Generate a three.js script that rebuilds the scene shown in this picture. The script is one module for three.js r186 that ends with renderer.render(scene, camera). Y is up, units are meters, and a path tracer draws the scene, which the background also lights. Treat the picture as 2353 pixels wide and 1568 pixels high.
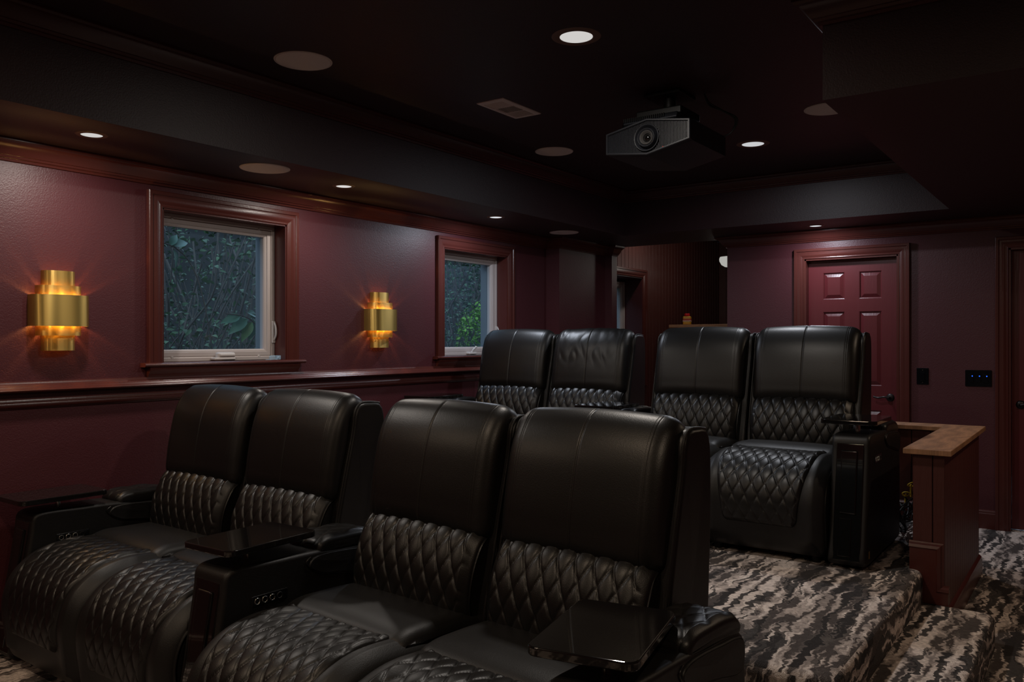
import * as THREE from 'three';
import { mergeGeometries, mergeVertices, toCreasedNormals } from 'three/addons/utils/BufferGeometryUtils.js';
import { RoundedBoxGeometry } from 'three/addons/geometries/RoundedBoxGeometry.js';
import { RectAreaLightUniformsLib } from 'three/addons/lights/RectAreaLightUniformsLib.js';

// ------------------------------------------------------------------ camera, sky, exposure
const scene = new THREE.Scene();
const EYE = 1.377;
const camera = new THREE.PerspectiveCamera(2 * Math.atan(784 / 1900) * 180 / Math.PI, 2353 / 1568, 0.05, 100);
camera.position.set(0, EYE, 0);
camera.rotation.y = 35.58 * Math.PI / 180;
scene.background = new THREE.Color().setRGB(1.1, 1.55, 2.1);
const renderer = new THREE.WebGLRenderer({ antialias: true });
renderer.toneMapping = THREE.LinearToneMapping;
renderer.toneMappingExposure = 1.0;
renderer.shadowMap.enabled = true;
RectAreaLightUniformsLib.init();
const WARM = [1.0, 0.76, 0.54], NEUTRAL = [1.0, 0.91, 0.82], COOL = [0.80, 0.87, 1.0];

// ------------------------------------------------------------------ helpers
let seed = 7;
const rnd = () => { seed |= 0; seed = seed + 0x6D2B79F5 | 0; let t = Math.imul(seed ^ seed >>> 15, 1 | seed); t = t + Math.imul(t ^ t >>> 7, 61 | t) ^ t; return ((t ^ t >>> 14) >>> 0) / 4294967296; };
const rr = (a, b) => a + (b - a) * rnd();
const V = (x, y, z) => new THREE.Vector3(x, y, z);
const taken = {};
function numbered(n) { if (!(n in taken)) { taken[n] = 0; return n; } taken[n]++; return n + '_' + String(taken[n]).padStart(3, '0'); }
function mesh(name, geo, mat, parent) {
  const m = new THREE.Mesh(geo, mat); m.name = parent ? name : numbered(name);
  m.castShadow = m.receiveShadow = true; (parent || scene).add(m); return m;
}
function tag(o, label, category, group, kind) {
  if (label) o.userData.label = label; if (category) o.userData.category = category;
  if (group) o.userData.group = group; if (kind) o.userData.kind = kind; return o;
}
function thing(name, label, category, pos = [0, 0, 0], turn = 0, group) {
  const g = new THREE.Group(); g.name = numbered(name); g.position.set(...pos); g.rotation.y = turn;
  scene.add(g); return tag(g, label, category, group);
}
function struct(name, label, category, geo, mat) {
  const o = geo ? mesh(name, geo, mat) : new THREE.Group();
  if (!geo) { o.name = numbered(name); scene.add(o); }
  return tag(o, label, category, null, 'structure');
}
function clean(g) { for (const k of Object.keys(g.attributes)) if (!['position', 'normal', 'uv'].includes(k)) g.deleteAttribute(k); return g.index ? g.toNonIndexed() : g; }
function join(list) { return mergeGeometries(list.map(g => clean(boxUV(g)))); }
function boxUV(g) {
  if (g.index) g = g.toNonIndexed();
  if (!g.attributes.normal) g.computeVertexNormals();
  const p = g.attributes.position, n = g.attributes.normal, uv = new Float32Array(p.count * 2);
  for (let i = 0; i < p.count; i += 3) {
    const a = Math.abs(n.getX(i) + n.getX(i + 1) + n.getX(i + 2)), b = Math.abs(n.getY(i) + n.getY(i + 1) + n.getY(i + 2)), c = Math.abs(n.getZ(i) + n.getZ(i + 1) + n.getZ(i + 2));
    for (let k = i; k < i + 3; k++) {
      const x = p.getX(k), y = p.getY(k), z = p.getZ(k);
      if (b >= a && b >= c) { uv[2 * k] = x; uv[2 * k + 1] = z; }
      else if (a >= c) { uv[2 * k] = y; uv[2 * k + 1] = z; }
      else { uv[2 * k] = x; uv[2 * k + 1] = y; }
    }
  }
  g.setAttribute('uv', new THREE.BufferAttribute(uv, 2)); return g;
}
// box from min to max corner
function bx(x0, x1, y0, y1, z0, z1) {
  const g = new THREE.BoxGeometry(Math.abs(x1 - x0), Math.abs(y1 - y0), Math.abs(z1 - z0));
  g.translate((x0 + x1) / 2, (y0 + y1) / 2, (z0 + z1) / 2); return g;
}
function rbx(x0, x1, y0, y1, z0, z1, r = 0.004, s = 2) {
  const g = new RoundedBoxGeometry(Math.abs(x1 - x0), Math.abs(y1 - y0), Math.abs(z1 - z0), s, r);
  g.translate((x0 + x1) / 2, (y0 + y1) / 2, (z0 + z1) / 2); return g;
}
// profile [[o, n], ...] swept along a 2-D path in the plane O + a A + b B; o goes to the path's left, n along N
function sweep(path, profile, O, A, B, N, closed = false, crease = 0.5) {
  const P = path.length, K = profile.length, ring = [], pos = [];
  const dir = (i, j) => { const dx = path[j][0] - path[i][0], dy = path[j][1] - path[i][1], l = Math.hypot(dx, dy); return [-dy / l, dx / l]; };
  for (let i = 0; i < P; i++) {
    let m;
    const prev = closed ? (i + P - 1) % P : i - 1, next = closed ? (i + 1) % P : i + 1;
    if (prev < 0) m = dir(i, next); else if (next >= P) m = dir(prev, i);
    else { const a = dir(prev, i), b = dir(i, next), k = 1 + a[0] * b[0] + a[1] * b[1]; m = [(a[0] + b[0]) / k, (a[1] + b[1]) / k]; }
    ring.push(profile.map(([o, n]) => O.clone().addScaledVector(A, path[i][0] + m[0] * o).addScaledVector(B, path[i][1] + m[1] * o).addScaledVector(N, n)));
  }
  const tri = (a, b, c) => pos.push(a.x, a.y, a.z, b.x, b.y, b.z, c.x, c.y, c.z);
  for (let i = 0; i < (closed ? P : P - 1); i++) {
    const r = ring[i], s = ring[(i + 1) % P];
    for (let k = 0; k < K; k++) { const l = (k + 1) % K; tri(r[k], s[k], s[l]); tri(r[k], s[l], r[l]); }
  }
  if (!closed) {
    const faces = THREE.ShapeUtils.triangulateShape(profile.map(p => new THREE.Vector2(...p)), []);
    for (const f of faces) { tri(ring[0][f[0]], ring[0][f[1]], ring[0][f[2]]); tri(ring[P - 1][f[0]], ring[P - 1][f[2]], ring[P - 1][f[1]]); }
  }
  const g = new THREE.BufferGeometry(); g.setAttribute('position', new THREE.Float32BufferAttribute(pos, 3));
  g.computeVertexNormals(); return boxUV(toCreasedNormals(g, crease));
}
const X = V(1, 0, 0), Y = V(0, 1, 0), Z = V(0, 0, 1);
const planSweep = (path, profile, y, closed) => sweep(path, profile, V(0, y, 0), X, Z, Y, closed);
function tube(points, r, seg = 24, rad = 8, closed = false) { return new THREE.TubeGeometry(new THREE.CatmullRomCurve3(points.map(p => V(...p)), closed), seg, r, rad, closed); }
function cyl(r0, r1, h, seg = 24) { return new THREE.CylinderGeometry(r0, r1, h, seg); }
function spline(pts, n, closed = true) {
  const c = new THREE.CatmullRomCurve3(pts.map(p => V(p[0], p[1], 0)), closed, 'centripetal');
  const a = c.getSpacedPoints(n); if (closed) a.pop(); return a.map(v => [v.x, v.y]);
}
// closed profile in (z, y), lofted over a width in x with rounded sides; disp(x, s, z, y) moves the skin outwards
function loaf(prof, w, r, nx, disp, nr = 4) {
  const n = prof.length, nor = [], S = [0];
  let area = 0; for (let i = 0; i < n; i++) { const a = prof[i], b = prof[(i + 1) % n]; area += a[0] * b[1] - b[0] * a[1]; }
  const sg = area > 0 ? 1 : -1;
  for (let i = 0; i < n; i++) { const a = prof[(i + n - 1) % n], b = prof[(i + 1) % n]; const dx = b[0] - a[0], dy = b[1] - a[1], l = Math.hypot(dx, dy); nor.push([dy / l * sg, -dx / l * sg]); if (i) S.push(S[i - 1] + Math.hypot(prof[i][0] - prof[i - 1][0], prof[i][1] - prof[i - 1][1])); }
  const rings = [];
  for (let k = 0; k <= nr; k++) { const f = Math.PI / 2 * k / nr; rings.push([-w / 2 + r - r * Math.cos(f), r * (1 - Math.sin(f))]); }
  for (let k = 1; k < nx; k++) rings.push([-w / 2 + r + (w - 2 * r) * k / nx, 0]);
  for (let k = nr; k >= 0; k--) { const f = Math.PI / 2 * k / nr; rings.push([w / 2 - r + r * Math.cos(f), r * (1 - Math.sin(f))]); }
  const pos = [], uv = [], idx = [];
  for (const [x, ins] of rings) for (let i = 0; i < n; i++) {
    const d = (disp && ins < 1e-6 ? disp(x, S[i], prof[i][0], prof[i][1]) : 0) - ins;
    pos.push(x, prof[i][1] + nor[i][1] * d, prof[i][0] + nor[i][0] * d); uv.push(x, S[i]);
  }
  const R = rings.length;
  for (let j = 0; j < R - 1; j++) for (let i = 0; i < n; i++) { const a = j * n + i, b = j * n + (i + 1) % n, c = a + n, d = b + n; if (sg > 0) idx.push(a, b, d, a, d, c); else idx.push(a, d, b, a, c, d); }
  let cz = 0, cy = 0; for (const p of prof) { cz += p[0] / n; cy += p[1] / n; }
  for (const [j, x] of [[0, -w / 2], [R - 1, w / 2]]) { const c = pos.length / 3; pos.push(x, cy, cz); uv.push(0, 0); for (let i = 0; i < n; i++) idx.push(c, j * n + i, j * n + (i + 1) % n); }
  const g = new THREE.BufferGeometry(); g.setAttribute('position', new THREE.Float32BufferAttribute(pos, 3)); g.setAttribute('uv', new THREE.Float32BufferAttribute(uv, 2)); g.setIndex(idx); g.computeVertexNormals(); return g;
}
const smooth = (a, b, x) => { const t = Math.min(1, Math.max(0, (x - a) / (b - a))); return t * t * (3 - 2 * t); };

// ------------------------------------------------------------------ textures
function lattice(n, s) { const r = new Float32Array(n * n); let q = s; for (let i = 0; i < n * n; i++) { q = Math.imul(q ^ (q >>> 15), 0x2c1b3c6d) + 0x9e3779b9 | 0; r[i] = ((q ^ (q >>> 13)) >>> 0) / 4294967296; } return r; }
function pnoise(s) { const n = 256, L = lattice(n, s);
  return (x, y, px, py) => { const xi = Math.floor(x), yi = Math.floor(y), fx = x - xi, fy = y - yi, u = fx * fx * (3 - 2 * fx), v = fy * fy * (3 - 2 * fy);
    const a = ((xi % px) + px) % px, b = (a + 1) % px, c = ((yi % py) + py) % py, d = (c + 1) % py;
    return (L[c * n + a] * (1 - u) + L[c * n + b] * u) * (1 - v) + (L[d * n + a] * (1 - u) + L[d * n + b] * u) * v; }; }
function tex(N, fn, srgb = true) {
  const d = new Uint8Array(N * N * 4);
  for (let j = 0; j < N; j++) for (let i = 0; i < N; i++) { const c = fn(i / N, j / N, i, j), k = (j * N + i) * 4; d[k] = c[0]; d[k + 1] = c[1]; d[k + 2] = c[2]; d[k + 3] = 255; }
  const t = new THREE.DataTexture(d, N, N); t.wrapS = t.wrapT = THREE.RepeatWrapping; t.magFilter = THREE.LinearFilter; t.minFilter = THREE.LinearMipmapLinearFilter; t.generateMipmaps = true;
  if (srgb) t.colorSpace = THREE.SRGBColorSpace; t.needsUpdate = true; return t;
}
const at = (t, size) => { const c = t.clone(); c.repeat.set(1 / size, 1 / size); c.needsUpdate = true; return c; };
// carpet: jagged cream, taupe and charcoal streaks that run along z
const n1 = pnoise(11), n2 = pnoise(23), n3 = pnoise(37), n4 = pnoise(51);
const CT = 2.4;
const carpetTex = tex(2000, (u, v) => {
  const j1 = n3(u * 96, v * 96, 96, 96) - 0.5, j2 = n4(u * 200, v * 200, 200, 200) - 0.5;
  const wob = (n2(u * 9, v * 7, 9, 7) - 0.5) * 0.022 + (n1(u * 30, v * 30, 30, 30) - 0.5) * 0.012;
  const x = u + wob + j1 * 0.009 + j2 * 0.006, y = v + j1 * 0.010;
  const a = n1(x * 84, y * 5, 84, 5) * 0.60 + n2(x * 168, y * 16, 168, 16) * 0.40;
  const b = n4(x * 90 + 3.3, y * 7 + 1.7, 90, 7) * 0.6 + n3(x * 180, y * 26, 180, 26) * 0.4;
  let c;
  if (a < 0.395) c = b < 0.52 ? [40, 37, 37] : [58, 55, 54];
  else if (a < 0.445) c = [80, 74, 71];
  else if (b > 0.57) c = [178, 167, 160];
  else if (b > 0.47) c = [150, 139, 133];
  else if (b > 0.38) c = [121, 112, 107];
  else c = [66, 60, 58];
  const f = 0.9 + 0.2 * n4(u * 240, v * 240, 240, 240);
  return c.map(q => Math.min(255, q * f * 1.34));
});
const pileTex = tex(512, (u, v) => { const q = 255 * (0.5 * n4(u * 128, v * 128, 128, 128) + 0.5 * n3(u * 250, v * 250, 250, 250)); return [q, q, q]; }, false);
const stippleTex = tex(512, (u, v) => { const q = 255 * (0.6 * n1(u * 90, v * 90, 90, 90) + 0.4 * n2(u * 200, v * 200, 200, 200)); return [q, q, q]; }, false);
const grainTex = tex(512, (u, v) => { const a = n1(u * 120, v * 120, 120, 120), b = n3(u * 60, v * 60, 60, 60); const q = 255 * (0.65 * a + 0.35 * b); return [q, q, q]; }, false);
const oakTex = tex(768, (u, v) => {
  const w = n1(u * 5, v * 2, 5, 2) * 0.9 + n2(u * 9, v * 4, 9, 4) * 0.25, ring = Math.abs(((u * 7 + w * 3.2) % 1) - 0.5) * 2;
  const f = 0.82 + 0.16 * ring + 0.14 * (n4(u * 220, v * 14, 220, 14) - 0.5);
  return [176 * f, 128 * f, 92 * f];
});
const plankTex = tex(256, (u, v) => { const q = 255 * (0.7 * n3(u * 90, v * 6, 90, 6) + 0.3 * n1(u * 40, v * 12, 40, 12)); return [q, q, q]; }, false);
const smudgeTex = tex(512, (u, v) => { const a = n1(u * 7, v * 7, 7, 7) * 0.6 + n2(u * 23, v * 23, 23, 23) * 0.4; const q = 30 + 70 * smooth(0.55, 0.8, a) + 12 * n4(u * 120, v * 120, 120, 120); return [q, q, q]; }, false);

// ------------------------------------------------------------------ materials
const lin = (r, g, b) => new THREE.Color().setRGB(r, g, b);
const std = (c, rough, extra = {}) => new THREE.MeshStandardMaterial({ color: c, roughness: rough, ...extra });
const phy = (c, rough, extra = {}) => new THREE.MeshPhysicalMaterial({ color: c, roughness: rough, ...extra });
const MAT = {
  wall: std(lin(0.078, 0.0165, 0.021), 0.46, { bumpMap: at(stippleTex, 0.42), bumpScale: 0.0007 }),
  ceiling: std(lin(0.026, 0.0095, 0.0115), 0.5, { bumpMap: at(stippleTex, 0.42), bumpScale: 0.0005 }),
  trim: std(lin(0.088, 0.0215, 0.0170), 0.27, { bumpMap: at(stippleTex, 0.6), bumpScale: 0.0002 }),
  trayTrim: std(lin(0.045, 0.0115, 0.010), 0.3),
  plank: std(lin(0.088, 0.025, 0.020), 0.42, { bumpMap: at(plankTex, 0.4), bumpScale: 0.0004 }),
  door: std(lin(0.115, 0.018, 0.021), 0.32, { bumpMap: at(plankTex, 0.5), bumpScale: 0.0004 }),
  carpet: std(0xffffff, 0.97, { map: at(carpetTex, CT), bumpMap: at(pileTex, 0.35), bumpScale: 0.004 }),
  leather: phy(lin(0.0065, 0.0058, 0.0055), 0.39, { bumpMap: at(grainTex, 0.16), bumpScale: 0.0002 }),
  leatherSoft: phy(lin(0.0065, 0.0058, 0.0056), 0.48, { bumpMap: at(grainTex, 0.16), bumpScale: 0.00025 }),
  thread: std(lin(0.03, 0.027, 0.025), 0.6),
  gloss: phy(lin(0.006, 0.006, 0.006), 0.06, { clearcoat: 0.6 }),
  tray: phy(lin(0.008, 0.007, 0.007), 0.16, { roughnessMap: at(smudgeTex, 0.5), clearcoat: 0.4, clearcoatRoughness: 0.08 }),
  chrome: std(lin(0.55, 0.53, 0.5), 0.2, { metalness: 1 }),
  brass: phy(lin(0.64, 0.44, 0.13), 0.42, { metalness: 0.88, anisotropy: 0.8, anisotropyRotation: Math.PI / 2 }),
  oak: std(0xffffff, 0.5, { map: at(oakTex, 0.6) }),
  vinyl: std(lin(0.50, 0.44, 0.42), 0.4),
  handle: std(lin(0.56, 0.52, 0.5), 0.35),
  grille: std(lin(0.72, 0.62, 0.60), 0.8, { bumpMap: at(pileTex, 0.2), bumpScale: 0.0004 }),
  ventWhite: std(lin(0.66, 0.56, 0.55), 0.6),
  dark: std(lin(0.003, 0.003, 0.003), 0.8),
  projector: std(lin(0.020, 0.022, 0.028), 0.45),
  ring: std(lin(0.16, 0.09, 0.07), 0.5),
  lensRing: std(lin(0.06, 0.057, 0.055), 0.5),
  bronze: std(lin(0.035, 0.03, 0.03), 0.35, { metalness: 0.7 }),
  plate: phy(lin(0.005, 0.005, 0.006), 0.12),
  glass: phy(lin(0.80, 0.90, 0.97), 0.0, { transmission: 1, thickness: 0, ior: 1.5 }),
  screen: std(lin(0.20, 0.27, 0.34), 0.9, { transparent: true, opacity: 0.15, side: THREE.DoubleSide }),
  soil: std(lin(0.010, 0.010, 0.009), 1),
  bark: std(lin(0.11, 0.09, 0.075), 0.95),
  siding: std(lin(0.17, 0.19, 0.20), 0.7),
  black: std(lin(0.003, 0.003, 0.003), 0.5),
  yellow: std(lin(0.7, 0.45, 0.02), 0.5),
};
const leafMat = phy(0xffffff, 0.62, { transmission: 0.25, thickness: 0, side: THREE.DoubleSide });

// ------------------------------------------------------------------ measures
const XL = -4.02, ZB = -6.96, XR = 1.3, ZF = 1.9, SOFFIT = 2.28, CEIL = 2.65, CROWN = 2.189, RISER = 0.300, STEP = 0.15;
const TX0 = -3.35, TX1 = -0.857, TZ = -6.33, TZ1 = -3.2;         // the raised tray of the ceiling

// ------------------------------------------------------------------ floor
struct('floor', 'aisle floor under streaked cream and charcoal carpet', 'floor', join([bx(XL - 0.22, XR + 0.1, -0.12, 0, -10.4, ZF + 0.1)]), MAT.carpet);
function padProfile(h, r) { const p = [[0.02, 0]]; p.push([0, 0], [0, h - r]); for (let k = 1; k <= 5; k++) { const f = Math.PI / 2 * k / 5; p.push([r - r * Math.cos(f), h - r + r * Math.sin(f)]); } p.push([0.2, h], [0.2, 0]); return p.map(([o, n]) => [o, n]); }
function platform(name, label, x0, x1, z0, z1, h) {      // rounded nose along the front (z1) and the right side (x1)
  const prof = padProfile(h, 0.035);
  const nose = sweep([[x0, z1], [x1, z1], [x1, z0]].map(p => p).reverse(), prof, V(0, 0, 0), X, Z, Y, false, 0.7);
  const core = bx(x0, x1 - 0.19, 0, h - 0.0005, z0, z1 - 0.19);
  return struct(name, label, 'floor', join([nose, core]), MAT.carpet);
}
platform('floor_riser', 'raised carpeted platform carrying the rear row of recliners', XL, -0.69, -5.6, -2.72, RISER);
platform('floor_step', 'low carpeted side step between aisle and raised platform', -0.86, -0.395, -4.27, -2.66, STEP);

// ------------------------------------------------------------------ walls
const W1 = [2.459, 3.267], W2 = [4.735, 5.543], WY = [EYE - 0.113, EYE + 0.699];     // window openings: a = -z, then y
const N3 = [7.14, 8.01], N3Y = [0.9, EYE + 0.675];
const WT = 0.22;
{
  const g = [], xs = [XL - WT, XL], wins = [[...W1], [...W2]];
  let a = -ZF - 0.1;
  for (const [p, q] of wins) { g.push(bx(...xs, 0, 2.9, -p, -a)); g.push(bx(...xs, 0, WY[0], -q, -p), bx(...xs, WY[1], 2.9, -q, -p)); a = q; }
  g.push(bx(...xs, 0, 2.9, -7.06, -a));
  struct('wall_left', 'long burgundy wall with two windows and brass sconces', 'wall', join(g), MAT.wall);
}
struct('wall_pier', 'burgundy pier at the far end of the window wall', 'wall', join([bx(XL, -3.883, 0, SOFFIT, ZB - 0.1, -6.14), bx(-3.883, -3.81, 0, SOFFIT, ZB - 0.1, ZB)]), MAT.wall);
const D1 = [-2.006, -1.294], D2 = [-0.557, 0.205], DTOP = EYE + 0.672;
struct('wall_back', 'burgundy rear wall with two doors', 'wall', join([
  bx(-2.67, D1[0], 0, SOFFIT, ZB - 0.14, ZB), bx(D1[0], D1[1], DTOP, SOFFIT, ZB - 0.14, ZB), bx(D1[1], D2[0], 0, SOFFIT, ZB - 0.14, ZB),
  bx(D2[0], D2[1], DTOP, SOFFIT, ZB - 0.14, ZB), bx(D2[1], XR + 0.1, 0, SOFFIT, ZB - 0.14, ZB)]), MAT.wall);
struct('wall_right', 'plain burgundy wall along the aisle', 'wall', join([bx(XR, XR + 0.1, 0, 2.9, ZB, ZF)]), MAT.wall);
struct('wall_front', 'plain burgundy wall at the screen end', 'wall', join([bx(XL, XR, 0, 2.9, ZF, ZF + 0.1)]), MAT.wall);
struct('ceiling', 'dark burgundy tray ceiling', 'ceiling', join([bx(XL - WT, XR + 0.1, CEIL, CEIL + 0.12, -10.4, ZF + 0.1)]), MAT.ceiling);
struct('ceiling_soffit', 'dark burgundy dropped ceiling border around the tray', 'ceiling', join([
  bx(XL, TX0, SOFFIT, CEIL, ZB - 0.14, ZF), bx(TX0, XR, SOFFIT, CEIL, ZB - 0.14, TZ), bx(TX1, XR, SOFFIT, CEIL, TZ, TZ1)]), MAT.ceiling);
// crown mouldings
const crownP = [[0, 0], [0.010, 0], [0.013, 0.010], [0.022, 0.013], [0.026, 0.022], [0.032, 0.024], [0.040, 0.036], [0.052, 0.054], [0.066, 0.066], [0.078, 0.070], [0.082, 0.078], [0.086, 0.0795], [0.086, 0.0905], [0, 0.0905]];
struct('trim_1', 'glossy burgundy crown moulding along the window wall', 'crown moulding', planSweep([[XL, ZF], [XL, -6.14], [-3.883, -6.14], [-3.883, ZB], [-3.81, ZB], [-3.81, ZB - 0.1]], crownP, CROWN), MAT.trim);
struct('trim_2', 'burgundy crown moulding along the rear wall above the doors', 'crown moulding', planSweep([[-2.67, ZB - 0.14], [-2.67, ZB], [XR, ZB]], crownP, CROWN), MAT.trim);
struct('trim_3', 'dark crown moulding inside the ceiling tray', 'crown moulding', planSweep([[TX0, ZF], [TX0, TZ], [TX1, TZ], [TX1, TZ1], [XR, TZ1]], crownP.map(([o, n]) => [o * 1.05, n * 1.02]), CEIL - 0.0925), MAT.trayTrim);
// chair rail: upper cap with ledge and lower bead
const railU = [[0, -0.050], [0.034, -0.050], [0.044, -0.046], [0.048, -0.040], [0.044, -0.034], [0.036, -0.031], [0.030, -0.022], [0.024, -0.019], [0.020, -0.013], [0.017, -0.006], [0.016, -0.001], [0.012, 0], [0, 0]];
const railL = [[0, -0.046], [0.008, -0.046], [0.012, -0.040], [0.020, -0.037], [0.024, -0.028], [0.020, -0.020], [0.014, -0.017], [0.013, -0.006], [0.009, 0], [0, 0]];
const railPath = [[XL, ZF], [XL, -6.14], [-3.883, -6.14], [-3.883, ZB]];
struct('trim_4', 'glossy burgundy chair rail under the windows', 'chair rail', join([planSweep(railPath, railU, EYE - 0.186), planSweep(railPath, railL, EYE - 0.264)]), MAT.trim);
// baseboards
const baseP = [[0, 0], [0.016, 0], [0.016, 0.11], [0.012, 0.116], [0.012, 0.125], [0.006, 0.135], [0, 0.138]];
struct('baseboard_back', 'burgundy baseboard between the two rear doors', 'baseboard', planSweep([[D1[1] + 0.085, ZB], [D2[0] - 0.085, ZB]], baseP, 0), MAT.trim);
struct('baseboard_left', 'burgundy baseboard below the window wall', 'baseboard', join([planSweep([[XL, ZF], [XL, -2.70]], baseP, 0), planSweep([[XL, -2.72], [XL, -5.6]], baseP, RISER)]), MAT.trim);
struct('baseboard_right', 'burgundy baseboard along the aisle wall', 'baseboard', planSweep([[XR, ZB], [XR, ZF]].reverse().map(p => p).reverse(), baseP.map(([o, n]) => [o, n]), 0), MAT.trim);

// ------------------------------------------------------------------ windows
const casingP = [[0, 0], [0, 0.012], [0.006, 0.016], [0.012, 0.013], [0.018, 0.014], [0.026, 0.019], [0.038, 0.022], [0.052, 0.020], [0.060, 0.021], [0.064, 0.027], [0.080, 0.028], [0.084, 0.024], [0.084, 0]];
const wall = (x) => [V(x, 0, 0), V(0, 0, -1), Y, X];         // plane of the window wall: a = -z, b = y, n = +x
const rect = (a0, a1, b0, b1) => [[a0, b0], [a0, b1], [a1, b1], [a1, b0]];
function windowUnit(n, label, [a0, a1], [y0, y1], wx, opts = {}) {
  const w = struct('window_' + n, label, 'window');
  if (opts.casing !== false) {
    mesh('casing', sweep([[a0, y0], [a0, y1], [a1, y1], [a1, y0]], casingP, ...wall(XL)), MAT.trim, w);
    mesh('jamb', join([bx(wx + 0.005, XL + 0.008, y0, y1, -a0 - 0.008, -a0), bx(wx + 0.005, XL + 0.008, y0, y1, -a1, -a1 + 0.008), bx(wx + 0.005, XL + 0.008, y1 - 0.008, y1, -a1, -a0)]), MAT.trim, w);
    const st = new THREE.Shape([[-0.1, -0.022], [0.040, -0.022], [0.048, -0.018], [0.052, -0.011], [0.048, -0.004], [0.040, 0], [-0.1, 0]].map(p => new THREE.Vector2(...p)));
    mesh('sill', sweep([[-a0 + 0.118, 0], [-a1 - 0.118, 0]].map(([z]) => [XL, z]), [[-0.09, -0.022], [0.040, -0.022], [0.048, -0.018], [0.052, -0.011], [0.048, -0.004], [0.040, 0], [-0.09, 0]].map(([o, q]) => [o, q]), V(0, y0, 0), X, Z, Y), MAT.trim, w);
    // apron: a cove with mitred returns between sill and chair rail
    const ap = [[0, -0.051], [0.014, -0.051], [0.018, -0.040], [0.030, -0.024], [0.036, -0.010], [0.036, 0], [0, 0]];
    mesh('apron', planSweep([[XL, -a0 + 0.085 - 0.0], [XL + 0.001, -a0 + 0.084], [XL + 0.001, -a1 - 0.084], [XL, -a1 - 0.085]].slice(1, 3), ap, y0 - 0.022), MAT.trim, w);
  }
  const fx = wx, V4 = [V(fx, 0, 0), V(0, 0, -1), Y, X];
  const inset = 0.008;
  mesh('frame', sweep(rect(a0 + inset, a1 - inset, y0 + 0.002, y1 - inset), [[0, -0.085], [-0.022, -0.085], [-0.022, -0.004], [-0.017, 0], [0, 0]], ...V4, true, 0.3), MAT.vinyl, w);
  const s0 = a0 + inset + 0.022, s1 = a1 - inset - 0.022, t0 = y0 + 0.024, t1 = y1 - inset - 0.022;
  const sash = mesh('sash', sweep(rect(s0, s1, t0, t1), [[0, -0.055], [-0.042, -0.055], [-0.042, -0.022], [-0.034, -0.014], [-0.028, -0.013], [-0.026, -0.007], [-0.004, -0.005], [0, -0.009]], ...V4, true, 0.3), MAT.vinyl, w);
  const pg = new THREE.PlaneGeometry(s1 - s0 - 0.08, t1 - t0 - 0.08); pg.rotateY(Math.PI / 2); pg.translate(fx - 0.036, (t0 + t1) / 2, -(s0 + s1) / 2);
  mesh('pane', pg, MAT.glass, w);
  const sg = pg.clone(); sg.translate(-0.03, 0, 0); mesh('insect_screen', sg, MAT.screen, w);
  mesh('outer_frame', sweep(rect(a0 - 0.01, a1 + 0.01, y0 - 0.01, y1 + 0.01), [[0, -0.16], [-0.035, -0.16], [-0.035, -0.088], [0, -0.088]], ...V4, true, 0.3), MAT.siding, w);
  if (opts.hardware !== false) {
    const c = (a0 + a1) / 2 + 0.03;
    if (opts.open) mesh('crank_handle', join([rbx(fx - 0.01, fx + 0.035, y0 + 0.004, y0 + 0.026, -c - 0.05, -c + 0.045, 0.008), tube([[fx + 0.02, y0 + 0.02, -c], [fx + 0.03, y0 + 0.045, -c - 0.01], [fx + 0.035, y0 + 0.06, -c - 0.03]], 0.008, 10), tube([[fx + 0.035, y0 + 0.060, -c - 0.028], [fx + 0.037, y0 + 0.066, -c - 0.038]], 0.010, 6)]), MAT.handle, w);
    else mesh('crank_handle', join([rbx(fx - 0.01, fx + 0.045, y0 + 0.003, y0 + 0.02, -c - 0.06, -c + 0.08, 0.008), rbx(fx + 0.004, fx + 0.040, y0 + 0.014, y0 + 0.048, -c - 0.062, -c + 0.055, 0.012, 3), rbx(fx + 0.034, fx + 0.046, y0 + 0.024, y0 + 0.040, -c - 0.055, -c + 0.045, 0.006)]), MAT.handle, w);
    for (const [a, q] of [[a1 - 0.018, 1], [a0 + 0.018, -1]]) {
      mesh('sash_lock', join([rbx(fx - 0.006, fx + 0.010, y0 + 0.10, y0 + 0.235, -a - 0.011, -a + 0.011, 0.005), tube([[fx + 0.010, y0 + 0.12, -a], [fx + 0.026, y0 + 0.15, -a], [fx + 0.024, y0 + 0.20, -a], [fx + 0.012, y0 + 0.225, -a]], 0.006, 14)]), MAT.handle, w);
    }
    for (const [a, y] of [[a0 + 0.12, y1 - 0.03], [a1 - 0.12, y1 - 0.03], [a0 + 0.12, y0 + 0.022], [a1 - 0.12, y0 + 0.022]]) { const g = cyl(0.007, 0.009, 0.006, 12); g.rotateZ(-Math.PI / 2); g.translate(fx - 0.002, y, -a); mesh('clip', g, MAT.handle, w); }
  }
  return w;
}
windowUnit(1, 'near casement window in burgundy trim with a white crank', W1, WY, XL - 0.093);
windowUnit(2, 'far casement window in burgundy trim with a raised crank handle', W2, WY, XL - 0.093, { open: true });
windowUnit(3, 'narrow view of a white window inside the plank alcove', [N3[0], N3[1] - 0.0], [WY[0], N3Y[1] - 0.03], XL - 0.20, { casing: false, hardware: false });

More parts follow.
